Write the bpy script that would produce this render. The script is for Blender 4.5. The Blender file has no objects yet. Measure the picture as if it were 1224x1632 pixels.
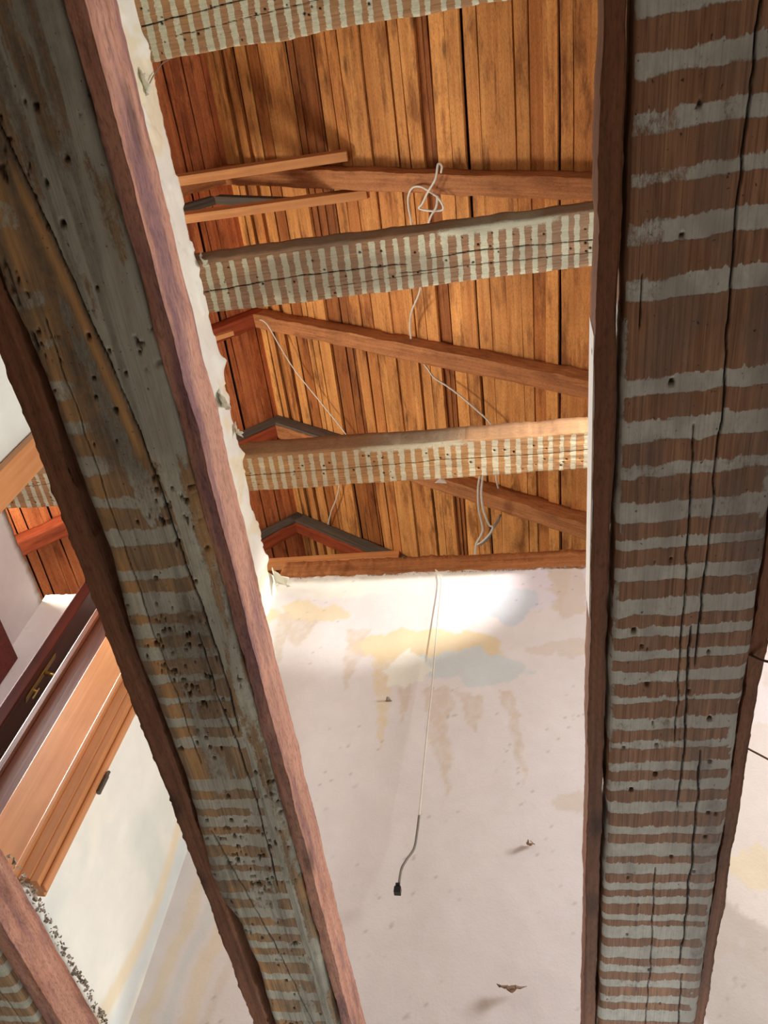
import bpy, math, random
import numpy as np
from mathutils import Matrix, Vector

# ------------------------------------------------------------------ camera, light, exposure
C = bpy.context.scene.collection
SC = bpy.context.scene
CZ = 1.5                      # camera height above the lower floor (all builders use camera-relative z)
cam_d = bpy.data.cameras.new('camera')
cam = bpy.data.objects.new('camera', cam_d); C.objects.link(cam)
_n = lambda v: v/np.linalg.norm(v)
_f = 1360.0
_Z = _n(np.array([203., -891., _f]))
_Y = np.array([293., 2144., _f]); _Y = _n(_Y-_Y.dot(_Z)*_Z)
_X = np.cross(_Y, _Z)
RM = np.array([_X, _Y, _Z])
cam.matrix_world = Matrix(((RM[0,0], -RM[0,1], -RM[0,2], 0), (RM[1,0], -RM[1,1], -RM[1,2], 0),
                           (RM[2,0], -RM[2,1], -RM[2,2], CZ), (0,0,0,1)))
cam_d.sensor_fit = 'VERTICAL'; cam_d.sensor_height = 36; cam_d.lens = 36*_f/1632
cam_d.clip_start = 0.02
SC.camera = cam
SC.view_settings.view_transform = 'Standard'; SC.view_settings.look = 'None'
SC.view_settings.exposure = 0.0; SC.view_settings.gamma = 1
w = bpy.data.worlds.new('daylight'); SC.world = w; w.use_nodes = True
w.node_tree.nodes['Background'].inputs[0].default_value = (0.93, 0.97, 1.0, 1)
w.node_tree.nodes['Background'].inputs[1].default_value = 0.30

def area(name, loc, target, size, power, col=(1,1,1)):
    l = bpy.data.lights.new(name, 'AREA'); l.shape = 'RECTANGLE'; l.size, l.size_y = size
    l.energy = power; l.color = col
    o = bpy.data.objects.new(name, l); C.objects.link(o)
    o.location = (loc[0], loc[1], loc[2]+CZ)
    d = Vector(target)-Vector(loc); o.rotation_euler = d.to_track_quat('-Z', 'Y').to_euler()
    return o
area('window_daylight', (2.6, 0.9, 2.5), (-1.2, 1.8, 3.1), (1.2, 1.3), 122, (0.99, 0.98, 0.97))
area('next_room_window_daylight', (-2.42, 1.72, 2.45), (0.1, 1.3, 1.2), (0.4, 0.6), 62, (1.0, 0.98, 0.95))
area('added_attic_fill', (-3.3, 2.0, 3.65), (-0.3, 2.4, 4.5), (0.5, 0.5), 48, (1.0, 0.93, 0.80))  # added unseen lamp that brightens the middle of the roof boards
area('added_lower_near_fill', (0.6, -2.2, 0.1), (0.0, 1.8, 1.0), (1.2, 1.0), 3, (0.95, 0.97, 1.0))  # added weak fill from behind the camera, no window here
area('added_lower_far_fill', (0.4, 3.3, -0.1), (-0.1, 1.4, 1.0), (1.6, 1.0), 26, (1.0, 0.98, 0.94))  # added unseen lamp, brightens joist undersides toward the far end
area('added_next_room_fill', (-1.9, 0.1, 2.5), (-2.5, 2.0, 2.7), (0.5, 0.8), 14, (0.96, 0.98, 1.0))  # added fill for the next room's outer wall, no window here
def spot(name, loc, target, ang, blend, power, rad, col):
    l = bpy.data.lights.new(name, 'SPOT'); l.spot_size = math.radians(ang); l.spot_blend = blend; l.energy = power; l.shadow_soft_size = rad; l.color = col
    o = bpy.data.objects.new(name, l); C.objects.link(o); o.location = (loc[0], loc[1], loc[2]+CZ)
    o.rotation_euler = (Vector(target)-Vector(loc)).to_track_quat('-Z', 'Y').to_euler()
spot('added_wall_patch_spot', (1.0, 0.95, 3.16), (-0.72, 2.6, 3.34), 30, 0.6, 230, 0.03, (1.0, 0.97, 0.92))  # added spot for the bright patch atop the far wall; roof has no gap

# ------------------------------------------------------------------ numpy noise
def _hash(ix, iy, seed):
    h = (ix.astype(np.int64)*374761393 + iy.astype(np.int64)*668265263 + seed*1274126177) & 0xffffffff
    h = ((h ^ (h >> 13))*1103515245) & 0xffffffff
    h = (h ^ (h >> 16)) & 0xffff
    return h/65535.0
def vnoise(x, y, seed=0):
    x = np.asarray(x, float); y = np.asarray(y, float)
    ix = np.floor(x); iy = np.floor(y); fx = x-ix; fy = y-iy
    fx = fx*fx*(3-2*fx); fy = fy*fy*(3-2*fy)
    a = _hash(ix, iy, seed); b = _hash(ix+1, iy, seed); c = _hash(ix, iy+1, seed); d = _hash(ix+1, iy+1, seed)
    return (a*(1-fx)+b*fx)*(1-fy)+(c*(1-fx)+d*fx)*fy
def fbm(x, y, seed=0, octs=4):
    s = 0; a = 0.5; t = 0
    for k in range(octs):
        s = s+a*vnoise(np.asarray(x)*2**k, np.asarray(y)*2**k, seed+k*17); t += a; a *= 0.5
    return s/t
def ss(a, b, x):
    t = np.clip((np.asarray(x, float)-a)/(b-a), 0, 1); return t*t*(3-2*t)

# ------------------------------------------------------------------ tags and object helpers
def tag(o, label=None, cat=None, group=None, kind=None):
    if label: o['label'] = label
    if cat: o['category'] = cat
    if group: o['group'] = group
    if kind: o['kind'] = kind
    return o
def empty(name, loc=(0,0,0), rotz=0, **kw):
    o = bpy.data.objects.new(name, None); C.objects.link(o); o.empty_display_size = 0.1
    o.location = (loc[0], loc[1], loc[2]+CZ); o.rotation_euler = (0, 0, rotz)
    return tag(o, **kw)
def link_mesh(name, me, mat, parent=None, local=None):
    o = bpy.data.objects.new(name, me); C.objects.link(o)
    if mat: me.materials.append(mat)
    if parent is not None: o.parent = parent
    if local is not None: o.matrix_local = local
    return o
def grid_mesh(name, V, closed_v=False, cols=None, smooth=True, caps=False):
    """V: (nu, nv, 3) array of points -> quad mesh; closed_v joins the last column to the first."""
    nu, nv, _ = V.shape
    me = bpy.data.meshes.new(name)
    i = np.arange(nu-1)[:, None]; jn = nv if closed_v else nv-1
    j = np.arange(jn)[None, :]; j2 = (j+1) % nv
    F = np.stack([i*nv+j, (i+1)*nv+j, (i+1)*nv+j2, i*nv+j2], -1).reshape(-1, 4)
    faces = F.tolist()
    if caps:
        faces.append(list(range(nv))); faces.append([(nu-1)*nv+k for k in range(nv)][::-1])
    me.from_pydata(V.reshape(-1, 3).tolist(), [], faces)
    if smooth: me.polygons.foreach_set('use_smooth', [True]*len(me.polygons))
    if cols is not None:
        at = me.color_attributes.new('Col', 'FLOAT_COLOR', 'POINT')
        at.data.foreach_set('color', cols.reshape(-1, 4).astype(np.float32).ravel())
    me.update()
    return me
class MB:
    """collects simple solids into ONE mesh"""
    def __init__(s): s.v = []; s.f = []; s.c = []
    def add(s, vs, fs, tone=0.5):
        b = len(s.v); s.v += [tuple(p) for p in vs]; s.f += [tuple(b+i for i in f) for f in fs]; s.c += [tone]*len(vs)
    def box(s, x0, x1, y0, y1, z0, z1, tone=0.5):
        s.add([(x0,y0,z0),(x1,y0,z0),(x1,y1,z0),(x0,y1,z0),(x0,y0,z1),(x1,y0,z1),(x1,y1,z1),(x0,y1,z1)],
              [(0,3,2,1),(4,5,6,7),(0,1,5,4),(1,2,6,5),(2,3,7,6),(3,0,4,7)], tone)
    def tube(s, pts, r, n=8, tone=0.5):
        pts = [Vector(p) for p in pts]; rings = []
        up = Vector((0.13, 0.31, 0.94))
        for k, p in enumerate(pts):
            t = (pts[min(k+1, len(pts)-1)]-pts[max(k-1, 0)]).normalized()
            a = t.cross(up)
            if a.length < 1e-3: a = t.cross(Vector((1,0,0)))
            a.normalize(); b = t.cross(a)
            rr = r[k] if isinstance(r, (list, tuple)) else r
            rings.append([p+a*math.cos(2*math.pi*q/n)*rr+b*math.sin(2*math.pi*q/n)*rr for q in range(n)])
        vs = [p for R_ in rings for p in R_]; fs = []
        for k in range(len(pts)-1):
            for q in range(n):
                q2 = (q+1) % n; fs.append((k*n+q, k*n+q2, (k+1)*n+q2, (k+1)*n+q))
        fs.append(tuple(range(n))[::-1]); fs.append(tuple((len(pts)-1)*n+q for q in range(n)))
        s.add(vs, fs, tone)
    def build(s, name, mat, parent=None, local=None, bevel=0, smooth=False):
        me = bpy.data.meshes.new(name); me.from_pydata(s.v, [], s.f)
        at = me.color_attributes.new('Col', 'FLOAT_COLOR', 'POINT')
        at.data.foreach_set('color', np.repeat(np.array(s.c, np.float32)[:, None], 4, 1).ravel())
        if smooth: me.polygons.foreach_set('use_smooth', [True]*len(me.polygons))
        me.update()
        o = link_mesh(name, me, mat, parent, local)
        if bevel:
            m = o.modifiers.new('b', 'BEVEL'); m.width = bevel; m.segments = 2; m.limit_method = 'ANGLE'
        return o
def spline(pts, k=8):
    """Catmull-Rom through the points"""
    P = [Vector(p) for p in pts]; P = [P[0]*2-P[1]]+P+[P[-1]*2-P[-2]]; out = []
    for i in range(1, len(P)-2):
        for q in range(k):
            t = q/k; a, b, c, d = P[i-1], P[i], P[i+1], P[i+2]
            out.append(0.5*((2*b)+(c-a)*t+(2*a-5*b+4*c-d)*t*t+(3*b-a-3*c+d)*t**3))
    out.append(P[-2]); return out
def ray(px, py): return RM @ np.array([px-612., py-816., _f])
def on_y(px, py, y, zc=True):
    d = ray(px, py); p = d*y/d[1]; return Vector((p[0], p[1], p[2]+(CZ if zc else 0)))
def on_x(px, py, x):
    d = ray(px, py); p = d*x/d[0]; return Vector((p[0], p[1], p[2]+CZ))

# ------------------------------------------------------------------ materials
def mat(name):
    m = bpy.data.materials.new(name); m.use_nodes = True
    return m, m.node_tree, m.node_tree.nodes['Principled BSDF']
def nd(t, kind, **kw):
    n = t.nodes.new(kind)
    for k, v in kw.items():
        if k.startswith('i_'): n.inputs[k[2:].replace('_', ' ')].default_value = v
        else: setattr(n, k, v)
    return n
def L(t, a, b): t.links.new(a, b)
def mixc(t, fac, a, b, mode='MIX'):
    n = t.nodes.new('ShaderNodeMix'); n.data_type = 'RGBA'; n.blend_type = mode
    for s, v in ((n.inputs[0], fac), (n.inputs[6], a), (n.inputs[7], b)):
        if hasattr(v, 'node'): L(t, v, s)
        elif isinstance(v, tuple): s.default_value = (*v, 1) if len(v) == 3 else v
        else: s.default_value = v
    return n.outputs[2]
def ramp(t, x, stops):
    n = t.nodes.new('ShaderNodeValToRGB'); L(t, x, n.inputs[0]); e = n.color_ramp.elements
    while len(e) > 1: e.remove(e[-1])
    e[0].position = stops[0][0]; e[0].color = (*stops[0][1], 1) if isinstance(stops[0][1], tuple) else (stops[0][1],)*3+(1,)
    for p, c in stops[1:]:
        q = e.new(p); q.color = (*c, 1) if isinstance(c, tuple) else (c,)*3+(1,)
    return n.outputs[0]
def noise(t, vec, scale, detail=6, rough=0.6, dist=0):
    n = nd(t, 'ShaderNodeTexNoise'); L(t, vec, n.inputs['Vector'])
    n.inputs['Scale'].default_value = scale; n.inputs['Detail'].default_value = detail
    n.inputs['Roughness'].default_value = rough; n.inputs['Distortion'].default_value = dist
    return n.outputs[0]
def mapping(t, scale, axis='X'):
    tc = nd(t, 'ShaderNodeTexCoord'); mp = nd(t, 'ShaderNodeMapping'); L(t, tc.outputs['Object'], mp.inputs[0])
    mp.inputs['Scale'].default_value = scale; return mp.outputs[0]
def bump(t, b, h, strength, dist):
    n = nd(t, 'ShaderNodeBump'); n.inputs['Strength'].default_value = strength; n.inputs['Distance'].default_value = dist
    L(t, h, n.inputs['Height']); L(t, n.outputs[0], b.inputs['Normal'])
def srgb(r, g, b):
    return tuple(((c/255+0.055)/1.055)**2.4 if c/255 > 0.04045 else c/255/12.92 for c in (r, g, b))

def wood(name, c_dark, c_light, grain=(2.0, 45, 45), rough=0.75, tone=0.0, speck=0.0, purple=0.0, knots=True, stain=0.0, bstr=0.35):
    """grain runs along local X; Col.r is a per-piece tone"""
    m, t, b = mat(name)
    v = mapping(t, grain)
    def shift(vec, k):
        if not tone: return vec
        a_ = nd(t, 'ShaderNodeAttribute', attribute_name='Col'); n_ = nd(t, 'ShaderNodeVectorMath', operation='MULTIPLY_ADD')
        L(t, a_.outputs['Color'], n_.inputs[0]); n_.inputs[1].default_value = (k, k, k); L(t, vec, n_.inputs[2]); return n_.outputs[0]
    v = shift(v, 173.0)
    g = noise(t, v, 1.0, 8, 0.6, 0.4)
    col = ramp(t, g, [(0.28, c_dark), (0.5, tuple(0.5*(a+c) for a, c in zip(c_dark, c_light))), (0.72, c_light)])
    v2 = mapping(t, (1, 1, 1)); big = noise(t, v2, 3.5, 4)
    col = mixc(t, 0.5, col, ramp(t, big, [(0.3, 0.62), (0.7, 1.1)]), 'MULTIPLY')
    if knots:
        vo = nd(t, 'ShaderNodeTexVoronoi'); vo.inputs['Scale'].default_value = 1.0
        L(t, shift(mapping(t, (2.2, 7, 7)), 91.0), vo.inputs['Vector'])
        kn = ramp(t, vo.outputs['Distance'], [(0.05, 0.28), (0.13, 1.0)])
        col = mixc(t, 0.85, col, kn, 'MULTIPLY')
    if stain:
        st = noise(t, shift(mapping(t, (1.3, 5, 5)), 57.0), 2.0, 6, 0.7)
        col = mixc(t, stain, col, ramp(t, st, [(0.36, (0.38, 0.30, 0.26)), (0.50, 1.0)]), 'MULTIPLY')
    if purple:
        pu = noise(t, mapping(t, (1.1, 9, 9)), 2.2, 6, 0.65)
        col = mixc(t, ramp(t, pu, [(0.5, 0.0), (0.64, purple)]), col, srgb(104, 74, 88))
    if speck:
        sk = noise(t, mapping(t, (0.3, 1, 1)), 240, 4, 0.7)
        col = mixc(t, speck, col, ramp(t, sk, [(0.36, 0.3), (0.5, 1.0), (0.7, 1.15)]), 'MULTIPLY')
    if tone:
        a = nd(t, 'ShaderNodeAttribute', attribute_name='Col')
        sep = nd(t, 'ShaderNodeSeparateColor'); L(t, a.outputs['Color'], sep.inputs[0])
        col = mixc(t, tone, col, ramp(t, sep.outputs[0], [(0.0, (0.28, 0.2, 0.18)), (0.3, (0.8, 0.6, 0.5)), (0.6, (1, 1, 1)), (1.0, (1.25, 1.3, 1.3))]), 'MULTIPLY')
    L(t, col, b.inputs['Base Color']); b.inputs['Roughness'].default_value = rough
    b.inputs['Specular IOR Level'].default_value = 0.25
    bump(t, b, g, bstr, 0.004)
    return m
def painted_timber(name, bare_d, bare_l, paint, mould, gloss=0.75):
    """Col: r lime wash mask, g mould, b crack or hole, a fresh tan wood"""
    m, t, b = mat(name)
    g = noise(t, mapping(t, (3.0, 130, 130)), 1.0, 6, 0.6, 0.3)
    fine = noise(t, mapping(t, (0.45, 1, 1)), 260, 5, 0.75)
    mid = noise(t, mapping(t, (0.7, 1, 1)), 60, 8, 0.8)
    lines = noise(t, mapping(t, (2.2, 420, 420)), 1.0, 4, 0.6, 0.2)
    col = ramp(t, g, [(0.3, bare_d), (0.7, bare_l)])
    lm = ramp(t, lines, [(0.34, 0.5), (0.52, 1.04)])
    col = mixc(t, 0.8, col, lm, 'MULTIPLY')
    col = mixc(t, 0.5, col, ramp(t, noise(t, mapping(t, (4, 9, 9)), 1.5, 5), [(0.35, 0.6), (0.65, 1.15)]), 'MULTIPLY')
    a = nd(t, 'ShaderNodeAttribute', attribute_name='Col')
    sep = nd(t, 'ShaderNodeSeparateColor'); L(t, a.outputs['Color'], sep.inputs[0])
    fresh = mixc(t, 0.5, srgb(196, 150, 96), ramp(t, g, [(0.3, 0.75), (0.7, 1.1)]), 'MULTIPLY')
    fm = nd(t, 'ShaderNodeMath', operation='MULTIPLY'); L(t, a.outputs['Alpha'], fm.inputs[0]); fm.inputs[1].default_value = 1.0
    col = mixc(t, fm.outputs[0], col, fresh)
    # lime wash: mask broken up by fine noise
    add = nd(t, 'ShaderNodeMath', operation='MULTIPLY_ADD'); L(t, mid, add.inputs[0]); add.inputs[1].default_value = 1.05; L(t, sep.outputs[0], add.inputs[2])
    add2 = nd(t, 'ShaderNodeMath', operation='MULTIPLY_ADD'); L(t, fine, add2.inputs[0]); add2.inputs[1].default_value = 0.75; L(t, add.outputs[0], add2.inputs[2])
    half = nd(t, 'ShaderNodeMath', operation='MULTIPLY'); L(t, add2.outputs[0], half.inputs[0]); half.inputs[1].default_value = 0.5
    pm = ramp(t, half.outputs[0], [(0.62, 0.0), (0.74, 0.92)])
    pcol = mixc(t, 0.7, paint, ramp(t, mid, [(0.3, 0.66), (0.6, 1.08)]), 'MULTIPLY')
    pcol = mixc(t, 0.35, pcol, lm, 'MULTIPLY')
    col = mixc(t, pm, col, pcol)
    mm = nd(t, 'ShaderNodeMath', operation='MULTIPLY'); L(t, sep.outputs[1], mm.inputs[0])
    L(t, ramp(t, mid, [(0.3, 0.35), (0.62, 1.0)]), mm.inputs[1])
    col = mixc(t, mm.outputs[0], col, mould)
    sp = ramp(t, noise(t, mapping(t, (0.7, 1, 1)), 130, 3, 0.6), [(0.67, 0.0), (0.72, 0.8)])
    col = mixc(t, sp, col, (0.018, 0.013, 0.01))
    col = mixc(t, sep.outputs[2], col, (0.008, 0.005, 0.004))
    L(t, col, b.inputs['Base Color']); b.inputs['Roughness'].default_value = gloss
    b.inputs['Specular IOR Level'].default_value = 0.25
    h = nd(t, 'ShaderNodeMath', operation='MULTIPLY_ADD'); L(t, pm, h.inputs[0]); h.inputs[1].default_value = 0.6; L(t, g, h.inputs[2])
    bump(t, b, h.outputs[0], 0.5, 0.003)
    return m
def plaster(name):
    """Col.rgb is the albedo of the layers of paint; alpha adds roughness to the bump"""
    m, t, b = mat(name)
    a = nd(t, 'ShaderNodeAttribute', attribute_name='Col')
    n1 = noise(t, mapping(t, (1, 1, 1)), 9, 6, 0.6)
    n2 = noise(t, mapping(t, (1, 1, 1)), 120, 4, 0.6)
    col = mixc(t, 0.30, a.outputs['Color'], ramp(t, n1, [(0.35, (0.84, 0.82, 0.81)), (0.65, (1, 1, 1))]), 'MULTIPLY')
    sp = ramp(t, noise(t, mapping(t, (1, 1, 0.7)), 60, 4, 0.62), [(0.745, 0.0), (0.775, 0.45)])
    col = mixc(t, sp, col, srgb(112, 98, 90))
    L(t, col, b.inputs['Base Color']); b.inputs['Roughness'].default_value = 0.62
    b.inputs['Specular IOR Level'].default_value = 0.3
    h = nd(t, 'ShaderNodeMath', operation='MULTIPLY_ADD'); L(t, n2, h.inputs[0]); h.inputs[1].default_value = 0.35; L(t, n1, h.inputs[2])
    bump(t, b, h.outputs[0], 0.35, 0.006)
    return m
def plain(name, col, rough=0.5, metal=0.0, var=0.15):
    m, t, b = mat(name)
    n1 = noise(t, mapping(t, (1, 1, 1)), 30, 5)
    L(t, mixc(t, var, col, ramp(t, n1, [(0.3, 0.4), (0.7, 1.2)]), 'MULTIPLY'), b.inputs['Base Color'])
    b.inputs['Roughness'].default_value = rough; b.inputs['Metallic'].default_value = metal
    return m

M = {}
M['joist_r'] = painted_timber('lime_washed_brown_timber', srgb(128, 92, 70), srgb(178, 136, 104), srgb(198, 199, 190), srgb(112, 102, 96))
M['joist_l'] = painted_timber('mouldy_lime_washed_timber', srgb(136, 108, 78), srgb(182, 150, 112), srgb(190, 190, 174), srgb(88, 80, 70))
M['beam_g'] = painted_timber('grey_lime_washed_timber', srgb(146, 106, 76), srgb(188, 146, 110), srgb(216, 215, 186), srgb(112, 100, 84))
M['beam_t'] = painted_timber('tan_lime_washed_timber', srgb(176, 124, 76), srgb(214, 160, 104), srgb(222, 212, 180), srgb(132, 104, 84))
M['board'] = wood('roof_board_pine', srgb(194, 120, 60), srgb(232, 166, 94), (1.2, 38, 38), 0.7, tone=0.9, stain=0.85, speck=0.45)
M['board_red'] = wood('roof_board_red_pine', srgb(168, 84, 42), srgb(220, 134, 80), (1.2, 38, 38), 0.7, tone=0.9, stain=0.7, speck=0.45)
M['rafter'] = wood('rafter_pine', srgb(156, 96, 56), srgb(206, 138, 84), (1.5, 60, 60), 0.7, stain=0.6, speck=0.4)
M['rafter_red'] = wood('rafter_red_pine', srgb(124, 50, 26), srgb(180, 86, 48), (1.5, 60, 60), 0.7, stain=0.5)
M['grey_wood'] = wood('weathered_grey_wood', srgb(66, 58, 50), srgb(112, 100, 86), (2, 60, 60), 0.8)
M['batten'] = wood('brown_batten', srgb(98, 62, 42), srgb(150, 102, 72), (2, 90, 90), 0.75, stain=0.3, speck=0.4)
M['batten_pink'] = wood('pinkish_batten', srgb(172, 118, 96), srgb(198, 150, 128), (1.2, 70, 70), 0.75, stain=0.7, speck=0.5, purple=0.7)
M['pine'] = wood('fresh_orange_pine', srgb(198, 128, 74), srgb(226, 160, 102), (1.5, 40, 40), 0.55, bstr=0.12)
M['varnish'] = wood('varnished_pine', srgb(196, 128, 78), srgb(220, 160, 108), (1.5, 40, 40), 0.35, knots=False, bstr=0.08)
M['mahog'] = wood('dark_mahogany_paint', srgb(60, 22, 16), srgb(104, 44, 30), (1.5, 40, 40), 0.4, knots=False, bstr=0.08)
M['door_red'] = wood('red_brown_door', srgb(96, 40, 34), srgb(128, 58, 46), (1.5, 40, 40), 0.5, knots=False, bstr=0.08)
M['old_frame'] = wood('old_brown_frame', srgb(70, 36, 22), srgb(124, 70, 44), (1.5, 40, 40), 0.5, knots=False)
M['plaster'] = plaster('peeling_limewash_plaster')
M['rubble'] = plain('plaster_rubble', srgb(170, 160, 146), 0.9, 0, 0.7)
M['white_cable'] = plain('white_cable', srgb(222, 216, 200), 0.5)
M['grey_cable'] = plain('grey_cable', srgb(128, 122, 112), 0.6)
M['black'] = plain('black_plastic', (0.01, 0.01, 0.01), 0.4)
M['brass'] = plain('brass', srgb(190, 165, 105), 0.35, 0.85)
M['steel'] = plain('dark_steel', srgb(90, 84, 76), 0.35, 0.9)
M['felt'] = plain('dark_roofing_felt', srgb(34, 24, 18), 0.95)
M['concrete'] = plain('dusty_floorboards', srgb(150, 128, 104), 0.9)
M['paper'] = plain('white_paper', srgb(235, 230, 222), 0.8)
M['twig'] = plain('rusty_wire', srgb(96, 62, 44), 0.7)

# ------------------------------------------------------------------ timbers
def timber_mesh(name, L0, L1, left, right, H, du, nb, attr, disp=None, r=0.012, wob=0.004, seed=1, top=0.0, rag=0.0):
    """local X along, bottom face at z=0 between y=left(u)..right(u), height H.  attr(u, y, face) -> (N,4)"""
    u = np.arange(L0, L1+du, du); nu = len(u)
    le = left(u)+wob*(fbm(u*9, u*0, seed+3)-0.5)*2; ri = right(u)+wob*(fbm(u*9, u*0+5, seed+9)-0.5)*2
    cols_y = []; cols_z = []; face = []
    nr = 4
    for k in range(3):      # left side, from top down
        q = k/3; cols_y.append(le); cols_z.append(np.full(nu, H-(H-r)*q)); face.append(1)
    for k in range(nr+1):
        a = math.pi/2*k/nr; cols_y.append(le+r*(1-math.cos(a))); cols_z.append(np.full(nu, r*(1-math.sin(a)))); face.append(1 if k < 2 else 0)
    for k in range(1, nb):
        q = k/nb; cols_y.append(le+r+(ri-le-2*r)*q); cols_z.append(np.zeros(nu)); face.append(0)
    for k in range(nr, -1, -1):
        a = math.pi/2*k/nr; cols_y.append(ri-r*(1-math.cos(a))); cols_z.append(np.full(nu, r*(1-math.sin(a)))); face.append(2 if k < 2 else 0)
    for k in range(1, 4):
        q = k/3; cols_y.append(ri.copy()); cols_z.append(np.full(nu, r+(H-r)*q)); face.append(2)
    Y = np.stack(cols_y, 1); Zc = np.stack(cols_z, 1); U = np.repeat(u[:, None], Y.shape[1], 1)
    F = np.repeat(np.array(face)[None, :], nu, 0)
    A = attr(U, Y, F, Zc)
    rough = 0.0022*(fbm(U*14, Y*60, seed+21)-0.5)*2
    Zo = Zc+rough*(F == 0)+(A[..., 2]*0.006)*(F == 0)
    Yo = Y+(F == 1)*rough*1.5-(F == 2)*rough*1.5
    if rag:
        rg = np.maximum(0, fbm(U*60, Zc*60, seed+5)-0.55)*rag
        Yo = Yo-(F == 1)*rg+(F == 2)*rg
    V = np.stack([U, Yo, Zo], -1)
    return grid_mesh(name, V, closed_v=True, cols=A, smooth=True, caps=True)

def stripe_mask(U, Y, stripes, seed, wob=0.006, tilt=0.0, edge=0.0035):
    m = np.zeros_like(U)
    hair = 0.007*np.maximum(0, fbm(Y*330, U*25, seed+88, 3)-0.5)*2
    for i, (a, b) in enumerate(stripes):
        e1 = a+tilt*Y+wob*(fbm(Y*45, Y*0+i*3.1, seed+i, 4)-0.5)*2
        e2 = b+tilt*Y+wob*(fbm(Y*45, Y*0+i*7.7+40, seed+i+5, 4)-0.5)*2
        e1 = e1-hair
        m = np.maximum(m, ss(-edge, edge, U-e1)*(1-ss(-edge, edge, U-e2)))
    return m
def cracks(U, Y, lines, seed):
    c = np.zeros_like(U)
    for i, (pts, wd) in enumerate(lines):
        us = np.array([p[0] for p in pts]); ys = np.array([p[1] for p in pts])
        yc = np.interp(U, us, ys)+0.003*(fbm(U*22, U*0+i, seed+i, 3)-0.5)*2
        inr = ss(us[0], us[0]+0.05, U)*(1-ss(us[-1]-0.05, us[-1], U))
        wv = wd*0.45*(0.5+0.9*fbm(U*14, U*0, seed+i+50, 3))*inr
        c = np.maximum(c, (1-ss(wv*0.5, wv*0.5+0.0011, np.abs(Y-yc)))*(wv > 0.0004))
    return c
def holes(U, Y, n, L0, L1, y0, y1, seed, r=0.003):
    rs = np.random.RandomState(seed); c = np.zeros_like(U)
    for k in range(n):
        hu, hy = rs.uniform(L0, L1), rs.uniform(y0, y1); rr = r*rs.uniform(0.6, 1.5)
        sel = np.abs(U[:, 0]-hu) < 0.03
        if sel.any():
            d = np.hypot(U[sel]-hu, (Y[sel]-hy)); c[sel] = np.maximum(c[sel], 1-ss(rr*0.6, rr*1.2, d))
    return c

ST_R = [(-0.06,-0.03),(0.0,0.02),(0.04,0.065),(0.095,0.118),(0.15,0.173),(0.21,0.226),(0.262,0.289),(0.328,0.355),(0.453,0.477),(0.511,0.544),(0.576,0.597),(0.634,0.667),(0.695,0.712),(0.743,0.767),(0.801,0.831),(0.856,0.872),(0.9,0.917),(0.942,0.966),(0.996,1.008),(1.042,1.07),(1.096,1.113),(1.146,1.168),(1.191,1.216),(1.245,1.275),(1.312,1.332),(1.358,1.394),(1.416,1.447),(1.474,1.495),(1.518,1.54),(1.576,1.594),(1.613,1.655),(1.683,1.723),(1.75,1.775),(1.805,1.831),(1.865,1.892),(1.919,1.965),(2.01,2.04),(2.08,2.11),(2.15,2.18),(2.22,2.25)]
ST_L = [(-0.06,-0.03),(0.0,0.03),(0.054,0.085),(0.115,0.137),(0.176,0.211),(0.289,0.314),(0.353,0.371),(0.412,0.443),(0.476,0.498),(0.53,0.562),(0.601,0.623),(0.657,0.69),(0.733,0.755),(0.779,0.825),(0.842,0.873),(0.891,0.921),(0.954,0.973),(1.007,1.02),(1.057,1.079),(1.107,1.132),(1.215,1.246),(1.273,1.298),(1.322,1.353),(1.377,1.412),(1.448,1.472),(1.491,1.522),(1.565,1.585),(1.619,1.651),(1.685,1.711),(1.74,1.765),(1.792,1.82),(1.865,1.894),(1.944,1.977),(2.031,2.069),(2.11,2.14),(2.18,2.21)]
# local frame of a joist: X along world Y, local y = -(world x - cx)
J0, J1E = -0.45, 2.62
def joist_root(cx, z, **kw):
    return empty('floor_joist', (cx, 0, z), math.pi/2, **kw)

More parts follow.
